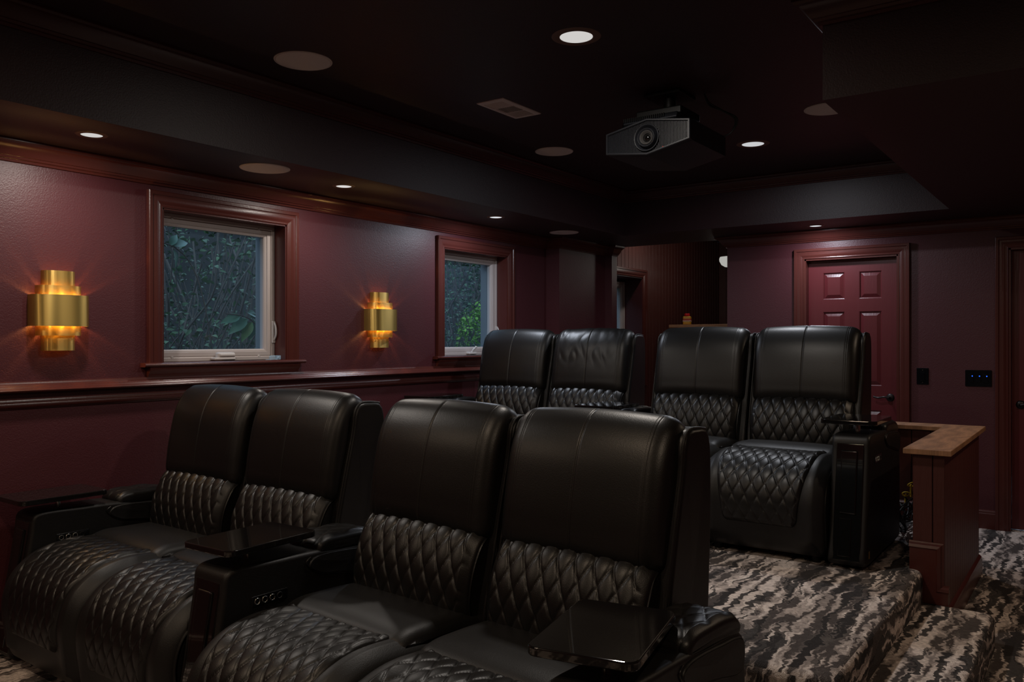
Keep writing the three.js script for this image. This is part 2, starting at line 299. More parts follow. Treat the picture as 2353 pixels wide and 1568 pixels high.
// ------------------------------------------------------------------ alcove behind the rear opening
{
  const w = struct('wall_alcove', 'vertical burgundy plank wall beyond the rear opening', 'wall');
  mesh('backing', join([bx(XL - 0.42, XL - 0.012, 0, 2.65, -10.3, -N3[1]), bx(XL - 0.42, XL - 0.012, 0, N3Y[0], -N3[1], -N3[0]), bx(XL - 0.42, XL - 0.012, N3Y[1], 2.65, -N3[1], -N3[0]), bx(XL - 0.42, XL - 0.012, 0, 2.65, -N3[0], -7.06)]), MAT.plank, w);
  const pw = 0.081;
  for (let z = -7.06, i = 0; z > -10.2; z -= pw, i++) {
    const z1 = z, z0 = z - pw + 0.004, mid = -(z0 + z1) / 2;
    if (mid > N3[0] && mid < N3[1]) mesh('plank', rbx(XL - 0.014, XL, N3Y[1], 2.64, z0, z1, 0.004, 1), MAT.plank, w);
    else mesh('plank', rbx(XL - 0.014, XL, 0.0, 2.64, z0, z1, 0.004, 1), MAT.plank, w);
  }
  mesh('casing', sweep([[N3[0], N3Y[0]], [N3[0], N3Y[1]], [N3[1], N3Y[1]], [N3[1], N3Y[0]]], casingP, ...wall(XL)), MAT.trim, w);
  mesh('jamb', join([bx(XL - 0.2, XL + 0.006, N3Y[0], N3Y[1], -N3[1] - 0.002, -N3[1] + 0.008), bx(XL - 0.2, XL + 0.006, N3Y[1] - 0.008, N3Y[1] + 0.001, -N3[1], -N3[0])]), MAT.wall, w);
  const b = struct('wall_beyond', 'dark rear wall far behind the opening', 'wall');
  mesh('backing', bx(XL, XR, 0, 2.65, -10.3, -10.2), MAT.plank, b);
  for (let x = XL; x < -2.0; x += 0.1) mesh('plank', rbx(x, x + 0.096, 0, 2.64, -10.2, -10.186, 0.004, 1), MAT.plank, b);
  struct('wall_beyond_right', 'dark side wall of the room behind the opening', 'wall', join([bx(-2.2, -2.1, 0, 2.65, -10.2, ZB - 0.14)]), MAT.wall);
}
{ // oak-capped ledge with a jar
  const t = thing('bar_ledge', 'oak-capped half wall glimpsed through the dark rear opening', 'ledge', [-3.0, 0, -8.5]);
  mesh('cap', rbx(-0.88, 0.8, EYE + 0.145, EYE + 0.178, -0.12, 0.12, 0.004), MAT.oak, t);
  mesh('half_wall', rbx(-0.85, 0.8, 0, EYE + 0.145, -0.07, 0.07, 0.003), MAT.plank, t);
  const j = thing('condiment_jar', 'squat yellow jar with a bright red lid on the oak ledge', 'jar', [-3.70, EYE + 0.178, -8.46], 0.2);
  mesh('body', rbx(-0.042, 0.042, 0.0, 0.092, -0.03, 0.03, 0.012, 3), std(lin(0.55, 0.28, 0.015), 0.35), j);
  mesh('label', rbx(-0.043, 0.043, 0.03, 0.072, -0.0312, 0.0312, 0.011, 3), std(lin(0.42, 0.06, 0.03), 0.5), j);
  mesh('label_band', rbx(-0.0435, 0.0435, 0.034, 0.046, -0.0318, 0.0318, 0.004, 2), std(lin(0.6, 0.5, 0.42), 0.5), j);
  const c = new THREE.LatheGeometry([[0, 0.122], [0.026, 0.122], [0.029, 0.118], [0.029, 0.096], [0.024, 0.094], [0.022, 0.088]].map(p => new THREE.Vector2(...p)), 24); mesh('lid', c, std(lin(0.6, 0.015, 0.02), 0.35), j);
}
// ------------------------------------------------------------------ doors
function lever(parent, x, y, z, dir) {
  const h = new THREE.Group(); h.name = 'lever_handle'; parent.add(h);
  const g = new THREE.LatheGeometry([[0, 0.014], [0.018, 0.013], [0.028, 0.008], [0.031, 0.0]].map(p => new THREE.Vector2(...p)), 28); g.rotateX(Math.PI / 2); g.translate(x, y, z); mesh('rose', g, MAT.bronze, h);
  mesh('lever', join([tube([[x, y, z], [x, y, z + 0.045]], 0.009, 6), tube([[x, y, z + 0.048], [x + dir * 0.035, y + 0.006, z + 0.052], [x + dir * 0.08, y - 0.002, z + 0.050], [x + dir * 0.115, y + 0.006, z + 0.047]], 0.0075, 16)]), MAT.bronze, h);
}
function door(n, label, [x0, x1], flip) {
  const d = struct('door_' + n, label, 'door'), w = x1 - x0, zf = ZB - 0.055, H = DTOP - 0.012;
  mesh('casing', sweep([[x0, 0], [x0, DTOP], [x1, DTOP], [x1, 0]], casingP, V(0, 0, ZB), X, Y, Z), MAT.trim, d);
  mesh('jamb', join([bx(x0, x0 + 0.012, 0, DTOP, ZB - 0.14, ZB + 0.008), bx(x1 - 0.012, x1, 0, DTOP, ZB - 0.14, ZB + 0.008), bx(x0, x1, DTOP - 0.012, DTOP, ZB - 0.14, ZB + 0.008)]), MAT.trim, d);
  const xa = x0 + 0.014, xb = x1 - 0.014, sl = 0.118 * w / 0.712, mul = 0.113;
  const c0 = [xa + sl, (xa + xb) / 2 - mul / 2], c1 = [(xa + xb) / 2 + mul / 2, xb - sl];
  const rows = [[EYE + 0.341, EYE + 0.558], [EYE - 0.355, EYE + 0.238], [0.21, EYE - 0.55]];
  // stiles and rails
  mesh('stile', join([bx(xa, c0[0], 0.01, H, zf - 0.035, zf), bx(c0[1], c1[0], 0.01, H, zf - 0.035, zf), bx(c1[1], xb, 0.01, H, zf - 0.035, zf)]), MAT.door, d);
  const rg = []; for (const c of [c0, c1]) { rg.push(bx(c[0], c[1], rows[0][1], H, zf - 0.035, zf), bx(c[0], c[1], rows[1][1], rows[0][0], zf - 0.035, zf), bx(c[0], c[1], rows[2][1], rows[1][0], zf - 0.035, zf), bx(c[0], c[1], 0.01, rows[2][0], zf - 0.035, zf)); }
  mesh('rail', join(rg), MAT.door, d);
  for (const c of [c0, c1]) for (const r of rows) {
    const stepP = [[0, -0.012], [-0.010, -0.012], [-0.014, -0.010], [-0.036, -0.001], [-0.036, -0.02], [0, -0.02]];
    const p = join([sweep([[c[0], r[0]], [c[0], r[1]], [c[1], r[1]], [c[1], r[0]]], stepP, V(0, 0, zf), X, Y, Z, true, 0.2), bx(c[0] + 0.036, c[1] - 0.036, r[0] + 0.036, r[1] - 0.036, zf - 0.02, zf - 0.001),
      sweep([[c[0], r[0]], [c[0], r[1]], [c[1], r[1]], [c[1], r[0]]], [[0.001, -0.012], [-0.008, -0.012], [-0.005, -0.004], [0.001, -0.0005]], V(0, 0, zf), X, Y, Z, true, 0.3)]);
    mesh('door_panel', p, MAT.door, d);
  }
  lever(d, flip ? xa + 0.055 : xb - 0.055, EYE - (flip ? 0.462 : 0.445), zf, flip ? 1 : -1);
}
door(1, 'six-panel burgundy door behind the right rear recliners', D1, false);
door(2, 'six-panel burgundy door at the right edge of the rear wall', D2, true);
{
  const s = thing('light_switch', 'small black single switch plate beside the six-panel door', 'switch', [-1.123, EYE - 0.269, ZB]);
  mesh('plate', rbx(-0.0415, 0.0415, -0.063, 0.063, 0, 0.008, 0.004), MAT.plate, s); mesh('rocker', rbx(-0.016, 0.016, -0.033, 0.033, 0.006, 0.012, 0.003), MAT.plate, s);
  for (const y of [-0.047, 0.047]) { const g = cyl(0.0035, 0.0035, 0.002, 10); g.rotateX(Math.PI / 2); g.translate(0, y, 0.0085); mesh('screw', g, MAT.chrome, s); }
  const k = thing('switch_panel', 'wide black three-gang control plate with blue indicator lights', 'switch', [-0.750, EYE - 0.275, ZB]);
  mesh('plate', rbx(-0.086, 0.086, -0.061, 0.061, 0, 0.009, 0.005), MAT.plate, k);
  for (const x of [-0.047, 0, 0.047]) {
    mesh('rocker', rbx(x - 0.017, x + 0.017, -0.034, 0.034, 0.006, 0.013, 0.003), MAT.plate, k);
    const g = new THREE.SphereGeometry(0.0045, 12, 8); g.translate(x + 0.008, 0.016, 0.0135); mesh('indicator_light', g, std(0x000000, 0.5, { emissive: lin(0.02, 0.14, 1.0), emissiveIntensity: 1.2 }), k);
  }
}
// ------------------------------------------------------------------ half wall with an oak cap
{
  const w = struct('wall_half', 'plank-clad half wall with an oak cap beside the rear recliners', 'half wall');
  const hx0 = -0.735, hx1 = -0.600, hz = -4.29, hb = -5.59, top = EYE - 0.505;
  mesh('core', join([bx(hx0 + 0.01, hx1 - 0.01, 0, top - 0.026, hb, hz - 0.01), bx(-3.55, hx1 - 0.01, RISER, top - 0.026, hb + 0.01, hb + 0.13)]), MAT.dark, w);
  const pl = (x0, x1, y0, z0, z1) => mesh('plank', rbx(x0, x1, y0, top - 0.026, z0, z1, 0.0035, 1), MAT.plank, w);
  pl(hx0, hx0 + 0.083, 0.14, hz - 0.012, hz); pl(hx0 + 0.086, hx1, 0.14, hz - 0.012, hz);
  for (let z = hz - 0.012; z > hb; z -= 0.084) { const z0 = Math.max(hb, z - 0.081); pl(hx1 - 0.012, hx1, 0.0, z0, z); pl(hx0, hx0 + 0.012, RISER, z0, z); }
  for (let x = hx0; x > -3.5; x -= 0.104) pl(x - 0.1, x, RISER, hb + 0.128, hb + 0.14);
  const bp = [[0, 0], [0.018, 0], [0.018, 0.085], [0.014, 0.094], [0.014, 0.102], [0.005, 0.112], [0, 0.114]];
  mesh('baseboard', planSweep([[hx1, hz - 0.02], [hx1, hb]], bp, 0), MAT.trim, w);
  // front: taller board at platform height, stepped down to the side step
  mesh('baseboard', planSweep([[-3.5, hb + 0.14], [hx0, hb + 0.14]], bp, RISER), MAT.trim, w);
  const h1 = RISER + 0.135, h2 = STEP + 0.09, xv = -0.602;
  const bs = new THREE.ExtrudeGeometry(new THREE.Shape([[hx0 - 0.012, STEP], [hx1 + 0.016, STEP], [hx1 + 0.016, h2 - 0.026], [xv - 0.026, h2 - 0.026], [xv - 0.026, h1 - 0.026], [hx0 - 0.012, h1 - 0.026]].map(p => new THREE.Vector2(...p))), { depth: 0.016, bevelEnabled: false }); bs.translate(0, 0, hz);
  mesh('baseboard', join([bs, bx(hx1, hx1 + 0.016, STEP, h2 - 0.026, hz - 0.05, hz)]), MAT.trim, w);
  mesh('base_cap', sweep([[hx0 - 0.014, h1], [xv, h1], [xv, h2], [hx1 + 0.020, h2]], [[-0.032, 0], [-0.032, 0.017], [-0.027, 0.021], [-0.014, 0.017], [-0.007, 0.010], [0, 0.008], [0, 0]], V(0, 0, hz), X, Y, Z, false, 0.3), MAT.trim, w);
  const shp = new THREE.Shape([[-0.767, 4.25], [-0.570, 4.25], [-0.570, 5.61], [-3.58, 5.61], [-3.58, 5.43], [-0.767, 5.43]].map(p => new THREE.Vector2(...p)));
  const cg = new THREE.ExtrudeGeometry(shp, { depth: 0.020, bevelEnabled: true, bevelThickness: 0.003, bevelSize: 0.003, bevelSegments: 2 }); cg.rotateX(-Math.PI / 2); cg.translate(0, top - 0.023, 0);
  mesh('cap', join([cg]), MAT.oak, w);
}
// loose cables behind the rear right armrest
{
  const c = thing('cable_bundle', 'tangle of black cables on the carpet beside the half wall', 'cables', [-0.915, RISER, -5.12]);
  for (let k = 0; k < 6; k++) { const p = []; for (let i = 0; i < 6; i++) p.push([rr(-0.06, 0.055), 0.012 + rr(0, 0.16), rr(-0.24, 0.2)]); mesh('cable', tube(p, 0.0045, 40, 6), MAT.black, c); }
  for (const [dy, tn, lb] of [[0.215, 0.5, 'upper yellow cable tie wrapped near the half wall'], [0.165, -0.3, 'lower yellow cable tie wrapped near the half wall']]) {
    const t = thing('cable_tie', lb, 'cable tie', [dy > 0.2 ? -0.935 : -0.955, RISER + dy, dy > 0.2 ? -5.40 : -5.345], tn);
    mesh('strap', tube([[-0.018, 0, 0], [-0.006, 0.014, 0.01], [0.014, 0.016, 0], [0.022, 0.004, -0.01], [0.006, -0.008, 0]], 0.0042, 24, 6, true), MAT.yellow, t);
    mesh('tail', rbx(-0.004, 0.004, -0.07, 0.005, -0.006, 0.006, 0.002), MAT.yellow, t);
    mesh('cord', tube([[0.0, -0.02, 0], [0.02, -dy * 0.45, 0.0], [0.0, -dy * 0.8, 0.02], [-0.01, -dy + 0.008, 0.03]], 0.004, 20, 6), MAT.black, t);
  }
}

// ------------------------------------------------------------------ recliners
const QW = 0.064, QH = 0.116;
const quilt = (x, s, A) => { const a = x / QW, b = s / QH, u = a + b, v = a - b; const m = Math.abs(Math.sin(Math.PI * u) * Math.sin(Math.PI * v)); return A * (0.55 * (1 - Math.exp(-8 * m)) + 0.45 * Math.sqrt(m)); };
const headProf = spline([[0.085, 0.722], [0.104, 0.752], [0.100, 0.83], [0.084, 0.93], [0.060, 1.03], [0.032, 1.09], [-0.008, 1.138], [-0.05, 1.155], [-0.10, 1.136], [-0.128, 1.08], [-0.13, 0.95], [-0.10, 0.80], [-0.02, 0.725], [0.04, 0.708]], 110);
const groove = (d, w) => Math.exp(-(d * d) / (w * w));
const headDisp = (x, s, z, y) => { const front = z > -0.09 - 0.0 ? 1 : 0, ax = Math.abs(x); return -0.0035 * groove(x, 0.003) * front - 0.0028 * groove(ax - 0.236, 0.0025) - 0.0012 * groove(ax - 0.227, 0.002) + 0.012 * (1 - (x / 0.28) ** 2) * smooth(0.72, 0.80, y) * front; };
const headGeo = loaf(headProf, 0.580, 0.050, 150, headDisp);
// a slack, creased version for the most used seat
const wr = pnoise(77);
const headCrease = loaf(headProf, 0.580, 0.050, 150, (x, s, z, y) => headDisp(x, s, z, y) + (z > -0.08 ? smooth(0.86, 1.0, y) * 0.0042 * (Math.abs(wr(x * 16 + y * 10, y * 9 - x * 12, 250, 250) - 0.5) * 2 + 0.5 * Math.abs(wr(x * 20 - y * 14 + 40, y * 10 + x * 16 + 9, 250, 250) - 0.5) - 0.5) : 0));
const lumProf = spline([[0.040, 0.765], [0.105, 0.738], [0.152, 0.668], [0.178, 0.58], [0.178, 0.50], [0.150, 0.45], [0.02, 0.45], [-0.04, 0.6], [-0.03, 0.765]], 190);
const lumGeo = loaf(lumProf, 0.555, 0.03, 150, (x, s, z, y) => (z > 0.06 ? (quilt(x, y * 1.03, 0.0088) * smooth(0.258, 0.246, Math.abs(x)) + 0.012 * (1 - (x / 0.27) ** 2) - 0.003 * groove(Math.abs(x) - 0.252, 0.003)) : 0));
const shellProf = spline([[0.10, 0.26], [0.125, 0.45], [0.078, 0.65], [0.030, 0.85], [-0.008, 1.0], [-0.025, 1.09], [-0.05, 1.118], [-0.10, 1.122], [-0.16, 1.115], [-0.182, 1.08], [-0.19, 0.9], [-0.17, 0.5], [-0.15, 0.2], [0.05, 0.2]], 80);
const shellGeo = loaf(shellProf, 0.626, 0.016, 8, null);
const pipePts = [[0.122, 0.45], [0.078, 0.65], [0.030, 0.85], [-0.008, 1.0], [-0.025, 1.09], [-0.05, 1.118], [-0.10, 1.122], [-0.16, 1.115]];
const pipeGeo = s => tube(pipePts.map(([z, y]) => [s * 0.304, y, z]), 0.005, 60, 8);
const seatCtl = [[0.0, 0.10], [0.0, 0.40], [0.08, 0.455], [0.28, 0.468], [0.45, 0.488], [0.60, 0.492], [0.708, 0.462], [0.785, 0.395], [0.818, 0.30], [0.810, 0.18], [0.782, 0.06], [0.73, 0.032], [0.1, 0.032]];
const seatProf = spline(seatCtl, 130);
const bolster = (x) => 0.014 * groove(Math.abs(x) - 0.245, 0.04);
const seatGeo = loaf(seatProf, 0.624, 0.045, 60, (x, s, z, y) => (z > 0.3 && y > 0.1 ? bolster(x) : 0) - (y < 0.20 && z > 0.5 ? 0.0 : 0));
const padGeo = loaf(spline([[0.06, 0.44], [0.07, 0.492], [0.15, 0.510], [0.32, 0.520], [0.425, 0.517], [0.468, 0.497], [0.47, 0.46], [0.2, 0.43]], 70), 0.575, 0.04, 50, (x, s, z, y) => (y > 0.47 ? 0.006 * (1 - (x / 0.27) ** 2) + 0.003 * (wr(x * 9 + 5, z * 7 + 50, 250, 250) - 0.5) : 0));
// quilted front panel laid over the seat front
function panelGeo() {
  const c = new THREE.CatmullRomCurve3(seatCtl.map(p => V(p[0], p[1], 0)), true, 'centripetal'), all = c.getSpacedPoints(1200);
  let i0 = all.findIndex(p => p.x > 0.44 && p.y > 0.4), i1 = all.findIndex((p, i) => i > i0 && p.x > 0.5 && p.y < 0.165);
  const pts = all.slice(i0, i1), L = [0]; for (let i = 1; i < pts.length; i++) L.push(L[i - 1] + pts[i].distanceTo(pts[i - 1]));
  const T = L[L.length - 1], nS = 170, nX = 124, pos = [], uv = [], idx = [];
  const half = s => { let w = 0.245 - 0.050 * smooth(0.22, T, s); const e = T - s; if (e < 0.05) w -= 0.05 * (1 - Math.sqrt(Math.max(0, 1 - ((0.05 - e) / 0.05) ** 2))); if (s < 0.02) w -= 0.02 * (1 - Math.sqrt(1 - ((0.02 - s) / 0.02) ** 2)); return w; };
  for (let j = 0; j <= nS; j++) {
    const s = T * j / nS; let k = L.findIndex(l => l >= s); if (k < 1) k = 1; const f = (s - L[k - 1]) / (L[k] - L[k - 1]), p = pts[k - 1].clone().lerp(pts[k], f);
    const q0 = pts[Math.max(0, k - 4)], q1 = pts[Math.min(pts.length - 1, k + 3)], d = q1.clone().sub(q0).normalize(), n = [-d.y, d.x].map(v => v * -1), nz = -n[0] > 0 ? n : n;
    let nn = [d.y, -d.x]; if (nn[0] * (p.x - 0.45) + nn[1] * (p.y - 0.25) < 0) nn = [-nn[0], -nn[1]];
    for (let i = 0; i <= nX; i++) {
      const x = (i / nX * 2 - 1) * half(s), edge = Math.min(half(s) - Math.abs(x), s, T - s), e = smooth(0, 0.014, edge);
      const pipe = 0.004 * groove(edge - 0.008, 0.005);
      const h = -0.012 * (1 - e) + e * (0.014 + quilt(x, s, 0.0070)) * smooth(0.0, 0.03, edge) + pipe + bolster(x) * 0.75;
      pos.push(x, p.y + nn[1] * h, p.x + nn[0] * h); uv.push(x, s);
    }
  }
  for (let j = 0; j < nS; j++) for (let i = 0; i < nX; i++) { const a = j * (nX + 1) + i, b = a + 1, cc = a + nX + 1, dd = cc + 1; idx.push(a, cc, dd, a, dd, b); }
  const g = new THREE.BufferGeometry(); g.setAttribute('position', new THREE.Float32BufferAttribute(pos, 3)); g.setAttribute('uv', new THREE.Float32BufferAttribute(uv, 2)); g.setIndex(idx); g.computeVertexNormals(); return g;
}
const quiltPanel = panelGeo();
function makeRecliner() {
  const g = new THREE.Group();
  mesh('headrest', headGeo, MAT.leather, g);
  mesh('lumbar_cushion', lumGeo, MAT.leather, g);
  const sh = mesh('back_shell', shellGeo, MAT.leather, g);
  for (const s of [-1, 1]) mesh('piping', pipeGeo(s), MAT.leather, sh);
  mesh('seat_base', seatGeo, MAT.leatherSoft, g);
  mesh('seat_cushion', padGeo, MAT.leatherSoft, g);
  mesh('quilted_panel', quiltPanel, MAT.leather, g);
  for (const s of [-1, 1]) mesh('seam', tube([[s * 0.19, 0.165, 0.808], [s * 0.23, 0.12, 0.798], [s * 0.28, 0.062, 0.781]], 0.0022, 12, 6), MAT.thread, g);
  for (const [x, z] of [[-0.25, 0.7], [0.25, 0.7], [-0.25, 0.02], [0.25, 0.02]]) mesh('foot', cyl(0.025, 0.02, 0.036, 14).translate(x, 0.018, z), MAT.black, g);
  return g;
}
const protoSeat = makeRecliner();
function placeSeat(pos, turn, label, group, creased) {
  const r = protoSeat.clone(); r.name = numbered('theater_recliner'); r.position.set(...pos); r.rotation.y = turn; scene.add(r);
  if (creased) r.children.find(c => c.name === 'headrest').geometry = headCrease;
  return tag(r, label, 'recliner', group);
}
// armrest console
const armProf = spline([[0.772, 0.03], [0.755, 0.15], [0.720, 0.36], [0.690, 0.55], [0.682, 0.608], [0.662, 0.625], [0.45, 0.626], [0.30, 0.622], [0.20, 0.612], [0.10, 0.608], [0.02, 0.600], [-0.018, 0.575], [-0.028, 0.50], [-0.03, 0.1], [-0.02, 0.03], [0.0, 0.02], [0.35, 0.02], [0.755, 0.02]], 160);
const armGeo = loaf(armProf, 0.172, 0.016, 6, null);
const padTop = loaf(spline([[0.30, 0.605], [0.298, 0.640], [0.27, 0.656], [0.17, 0.660], [0.08, 0.656], [0.02, 0.642], [-0.012, 0.612], [0.0, 0.585], [0.15, 0.59]], 120), 0.168, 0.022, 44, (x, s, z, y) => (y > 0.585 ? quilt(x + 0.032, z, 0.005) : 0));
const sideLip = (s) => join([tube([[s * 0.087, 0.605, 0.34], [s * 0.087, 0.59, 0.36], [s * 0.087, 0.545, 0.31], [s * 0.087, 0.522, 0.20], [s * 0.087, 0.49, 0.03]], 0.004, 30, 6)]);
function makeArm() {
  const g = new THREE.Group();
  mesh('arm_body', armGeo, MAT.leatherSoft, g);
  mesh('arm_pad', padTop, MAT.leather, g);
  for (const s of [-1, 1]) { mesh('side_welt', sideLip(s), MAT.leather, g);
    const pk = loaf(spline([[0.33, 0.60], [0.35, 0.575], [0.30, 0.54], [0.18, 0.52], [0.03, 0.490], [0.0, 0.50], [0.0, 0.575], [0.14, 0.600]], 50), 0.012, 0.005, 2, null, 3); pk.translate(s * 0.0865, 0, 0); mesh('side_panel', pk, MAT.leatherSoft, g); }
  // glossy front set into the leather frame, leaning with the arm
  const fp = new THREE.Group(); fp.name = 'front_panel'; g.add(fp);
  const lean = Math.atan2(0.084, 0.52); fp.position.set(0, 0.03, 0.7715); fp.rotation.x = -lean;
  mesh('gloss_plate', rbx(-0.064, 0.064, 0.01, 0.565, -0.012, 0.006, 0.006, 2), MAT.gloss, fp);
  mesh('raised_insert', rbx(-0.040, 0.036, 0.23, 0.53, 0.0, 0.014, 0.007, 3), MAT.gloss, fp);
  mesh('kick_insert', rbx(-0.040, 0.018, 0.03, 0.21, 0.0, 0.010, 0.004, 2), MAT.gloss, fp);
  const b = new THREE.Group(); b.name = 'control_strip'; g.add(b);
  for (const s of [-1, 1]) {
    mesh('strip_plate', rbx(s * 0.086 - 0.003, s * 0.086 + 0.003, 0.485, 0.522, 0.44, 0.585, 0.0028, 2), MAT.plate, b);
    for (let k = 0; k < 4; k++) { const r = new THREE.TorusGeometry(0.010, 0.0022, 8, 20); r.rotateY(Math.PI / 2); r.translate(s * 0.0895, 0.5035, 0.565 - k * 0.030); mesh('button', r, k < 3 ? MAT.chrome : MAT.black, b); }
  }
  mesh('tray_post', cyl(0.011, 0.011, 0.085, 18).translate(0.0, 0.645, 0.54), MAT.chrome, g);
  mesh('badge', rbx(0.085, 0.0872, 0.05, 0.085, 0.685, 0.705, 0.001, 1), MAT.brass, g);
  return g;
}
const protoArm = makeArm();
const trayShape = (w, l, r) => { const s = new THREE.Shape(), x = w / 2, y = l / 2; s.moveTo(-x + r, -y); s.lineTo(x - r, -y); s.quadraticCurveTo(x, -y, x, -y + r); s.lineTo(x, y - r); s.quadraticCurveTo(x, y, x - r, y); s.lineTo(-x + r, y); s.quadraticCurveTo(-x, y, -x, y - r); s.lineTo(-x, -y + r); s.quadraticCurveTo(-x, -y, -x + r, -y); return s; };
const trayGeo = new THREE.ExtrudeGeometry(trayShape(0.252, 0.372, 0.03), { depth: 0.014, bevelEnabled: true, bevelThickness: 0.004, bevelSize: 0.004, bevelSegments: 3, curveSegments: 8 }); trayGeo.rotateX(-Math.PI / 2); trayGeo.translate(0, 0.677, 0);
const trayG2 = boxUV(trayGeo);
function placeArm(pos, turn, label, group, tray, wide = 1) {
  const r = protoArm.clone(); r.name = numbered('armrest_console'); r.position.set(...pos); r.rotation.y = turn; scene.add(r);
  r.children.forEach(c => { c.scale.x = wide; });
  const t = mesh('swivel_tray', trayG2, MAT.tray, r); t.position.set(tray[0], 0, tray[1]); t.rotation.y = tray[2];
  return tag(r, label, 'armrest', group);
}
const D = Math.PI / 180;
function pair(cx, cz, yaw, y, labels, group, creased = []) {
  [-0.316, 0.316].forEach((o, i) => placeSeat([cx + o * Math.cos(yaw), y, cz - o * Math.sin(yaw)], yaw, labels[i], group, creased[i]));
}
const FG = 'front row of theater recliners', RG = 'rear row of theater recliners';
pair(-3.122, -2.376, -1 * D, 0, ['front-row black leather recliner nearest the window wall, with the oval control buttons', 'front-row black leather recliner left of the middle armrest'], FG);
pair(-1.596, -2.220, -3.5 * D, 0, ['front-row black leather recliner right of the middle armrest', 'front-row black leather recliner nearest the camera, beside the large tray'], FG);
pair(-3.180, -4.95, 1 * D, RISER, ['rear-row black leather recliner in front of the far window', 'rear-row black leather recliner with creased headrest, near the alcove'], RG, [false, true]);
pair(-1.704, -4.845, 0, RISER, ['rear-row black leather recliner in front of the dark opening and yellow jar', 'rear-row black leather recliner in front of the six-panel door'], RG);
const AG = 'armrests of the recliner rows';
placeArm([-3.122 - 0.72, 0, -2.376 - 0.012], -1 * D, 'front-row armrest with tray against the window wall', AG, [0.0, 0.56, 0]);
placeArm([-2.383, 0, -2.325], -2 * D, 'front-row middle armrest with tray between the two pairs', AG, [-0.028, 0.50, 3 * D], 1.08);
placeArm([-1.596 + 0.72 * Math.cos(3.5 * D), 0, -2.220 + 0.72 * Math.sin(3.5 * D)], -3.5 * D, 'nearest armrest with a large smudged tray at the front-row end', AG, [-0.06, 0.45, 14.7 * D]);
placeArm([-3.180 - 0.72, RISER, -4.95 + 0.012], 1 * D, 'rear-row armrest with tray below the far window', AG, [0.02, 0.48, 0]);
placeArm([-2.455, RISER, -4.905], 0, 'rear-row middle armrest with tray behind the nearest recliner', AG, [0, 0.48, 0], 1.15);
placeArm([-1.704 + 0.72, RISER, -4.845], 0, 'rear-row armrest with glossy front beside the half wall', AG, [-0.02, 0.48, 0]);

// ------------------------------------------------------------------ ceiling fixtures
function downlight(label, x, y, z, r, col, power, glow) {
  const g = thing('recessed_light', label, 'light', [x, y, z], 0, 'recessed ceiling lights');
  const ring = new THREE.LatheGeometry([[r, 0.012], [r, -0.001], [r * 1.05, -0.004], [r * 1.42, -0.003], [r * 1.5, 0]].map(p => new THREE.Vector2(...p)), 40); mesh('trim_ring', ring, MAT.ring, g);
  const lens = new THREE.CircleGeometry(r, 40); lens.rotateX(Math.PI / 2); lens.translate(0, 0.0, 0);
  mesh('light_lens', lens.translate(0, -0.0015, 0), std(0x000000, 1, { emissive: lin(...col.map(c => (0.35 * c + 0.65) * glow)), emissiveIntensity: 1 }), g);
  const side = r * 1.6, l = new THREE.RectAreaLight(lin(...col), 0.45 * power / (side * side), side, side); l.position.set(0, -0.006, 0); l.rotation.x = -Math.PI / 2; g.add(l); return g;
}
const sofX = -3.60;
downlight('ceiling downlight of the alcove, hidden by the soffit', -3.62, CEIL, -7.75, 0.044, NEUTRAL, 1.8, 0.6);
downlight('soffit downlight nearest the camera at upper left', sofX, SOFFIT, -1.872, 0.044, NEUTRAL, 5.0, 0.62);
downlight('second soffit downlight, right of the soffit speaker', sofX, SOFFIT, -3.348, 0.044, NEUTRAL, 4.0, 0.7);
downlight('third soffit downlight, above the far window', sofX, SOFFIT, -4.83, 0.044, COOL, 5.5, 0.8);
downlight('small downlight in the soffit above the six-panel door', -1.834, SOFFIT, -6.651, 0.044, COOL, 5.0, 0.8);
downlight('large tray downlight at the top centre, brightest of all', -1.793, CEIL, -2.968, 0.069, NEUTRAL, 8.0, 0.62);
downlight('large tray downlight right of the projector', -1.841, CEIL, -5.247, 0.069, [0.90, 0.93, 1.0], 7.5, 0.60);
// further fittings of the same rows, outside the picture
downlight('soffit downlight left of the picture', sofX, SOFFIT, -0.396, 0.044, WARM, 5.0, 0.6);
downlight('tray downlight behind the picture, over the screen end', -1.82, CEIL, -0.69, 0.069, WARM, 6.0, 0.6);
downlight('farthest tray downlight at the screen end, out of the picture', -1.82, CEIL, 1.45, 0.069, WARM, 7.0, 0.6);
downlight('aisle downlight behind the camera', 0.35, CEIL, -0.69, 0.069, WARM, 8.0, 0.6);
downlight('aisle soffit downlight right of the picture', 0.35, SOFFIT, -4.83, 0.044, WARM, 4.5, 0.6);
function speaker(label, x, y, z, r, group) {
  const g = thing('ceiling_speaker', label, 'speaker', [x, y, z], 0, 'round in-ceiling speakers');
  mesh('grille', new THREE.LatheGeometry([[0, -0.006], [r * 0.6, -0.006], [r * 0.93, -0.005], [r * 0.985, -0.003], [r * 0.985, 0.01]].map(p => new THREE.Vector2(...p)), 48), MAT.grille, g);
  mesh('rim', new THREE.TorusGeometry(r, 0.003, 8, 60).rotateX(Math.PI / 2).translate(0, -0.001, 0), MAT.grille, g);
}
speaker('largest round ceiling speaker, top left in the tray', -2.954, CEIL, -2.501, 0.127);
speaker('round ceiling speaker left of the projector', -2.998, CEIL, -4.676, 0.125);
speaker('round ceiling speaker half hidden by the right soffit edge', -1.225, CEIL, -4.690, 0.125);
speaker('round soffit speaker above the near window', -3.561, SOFFIT, -2.761, 0.125);
speaker('round soffit speaker near the far corner', -3.644, SOFFIT, -5.836, 0.118);
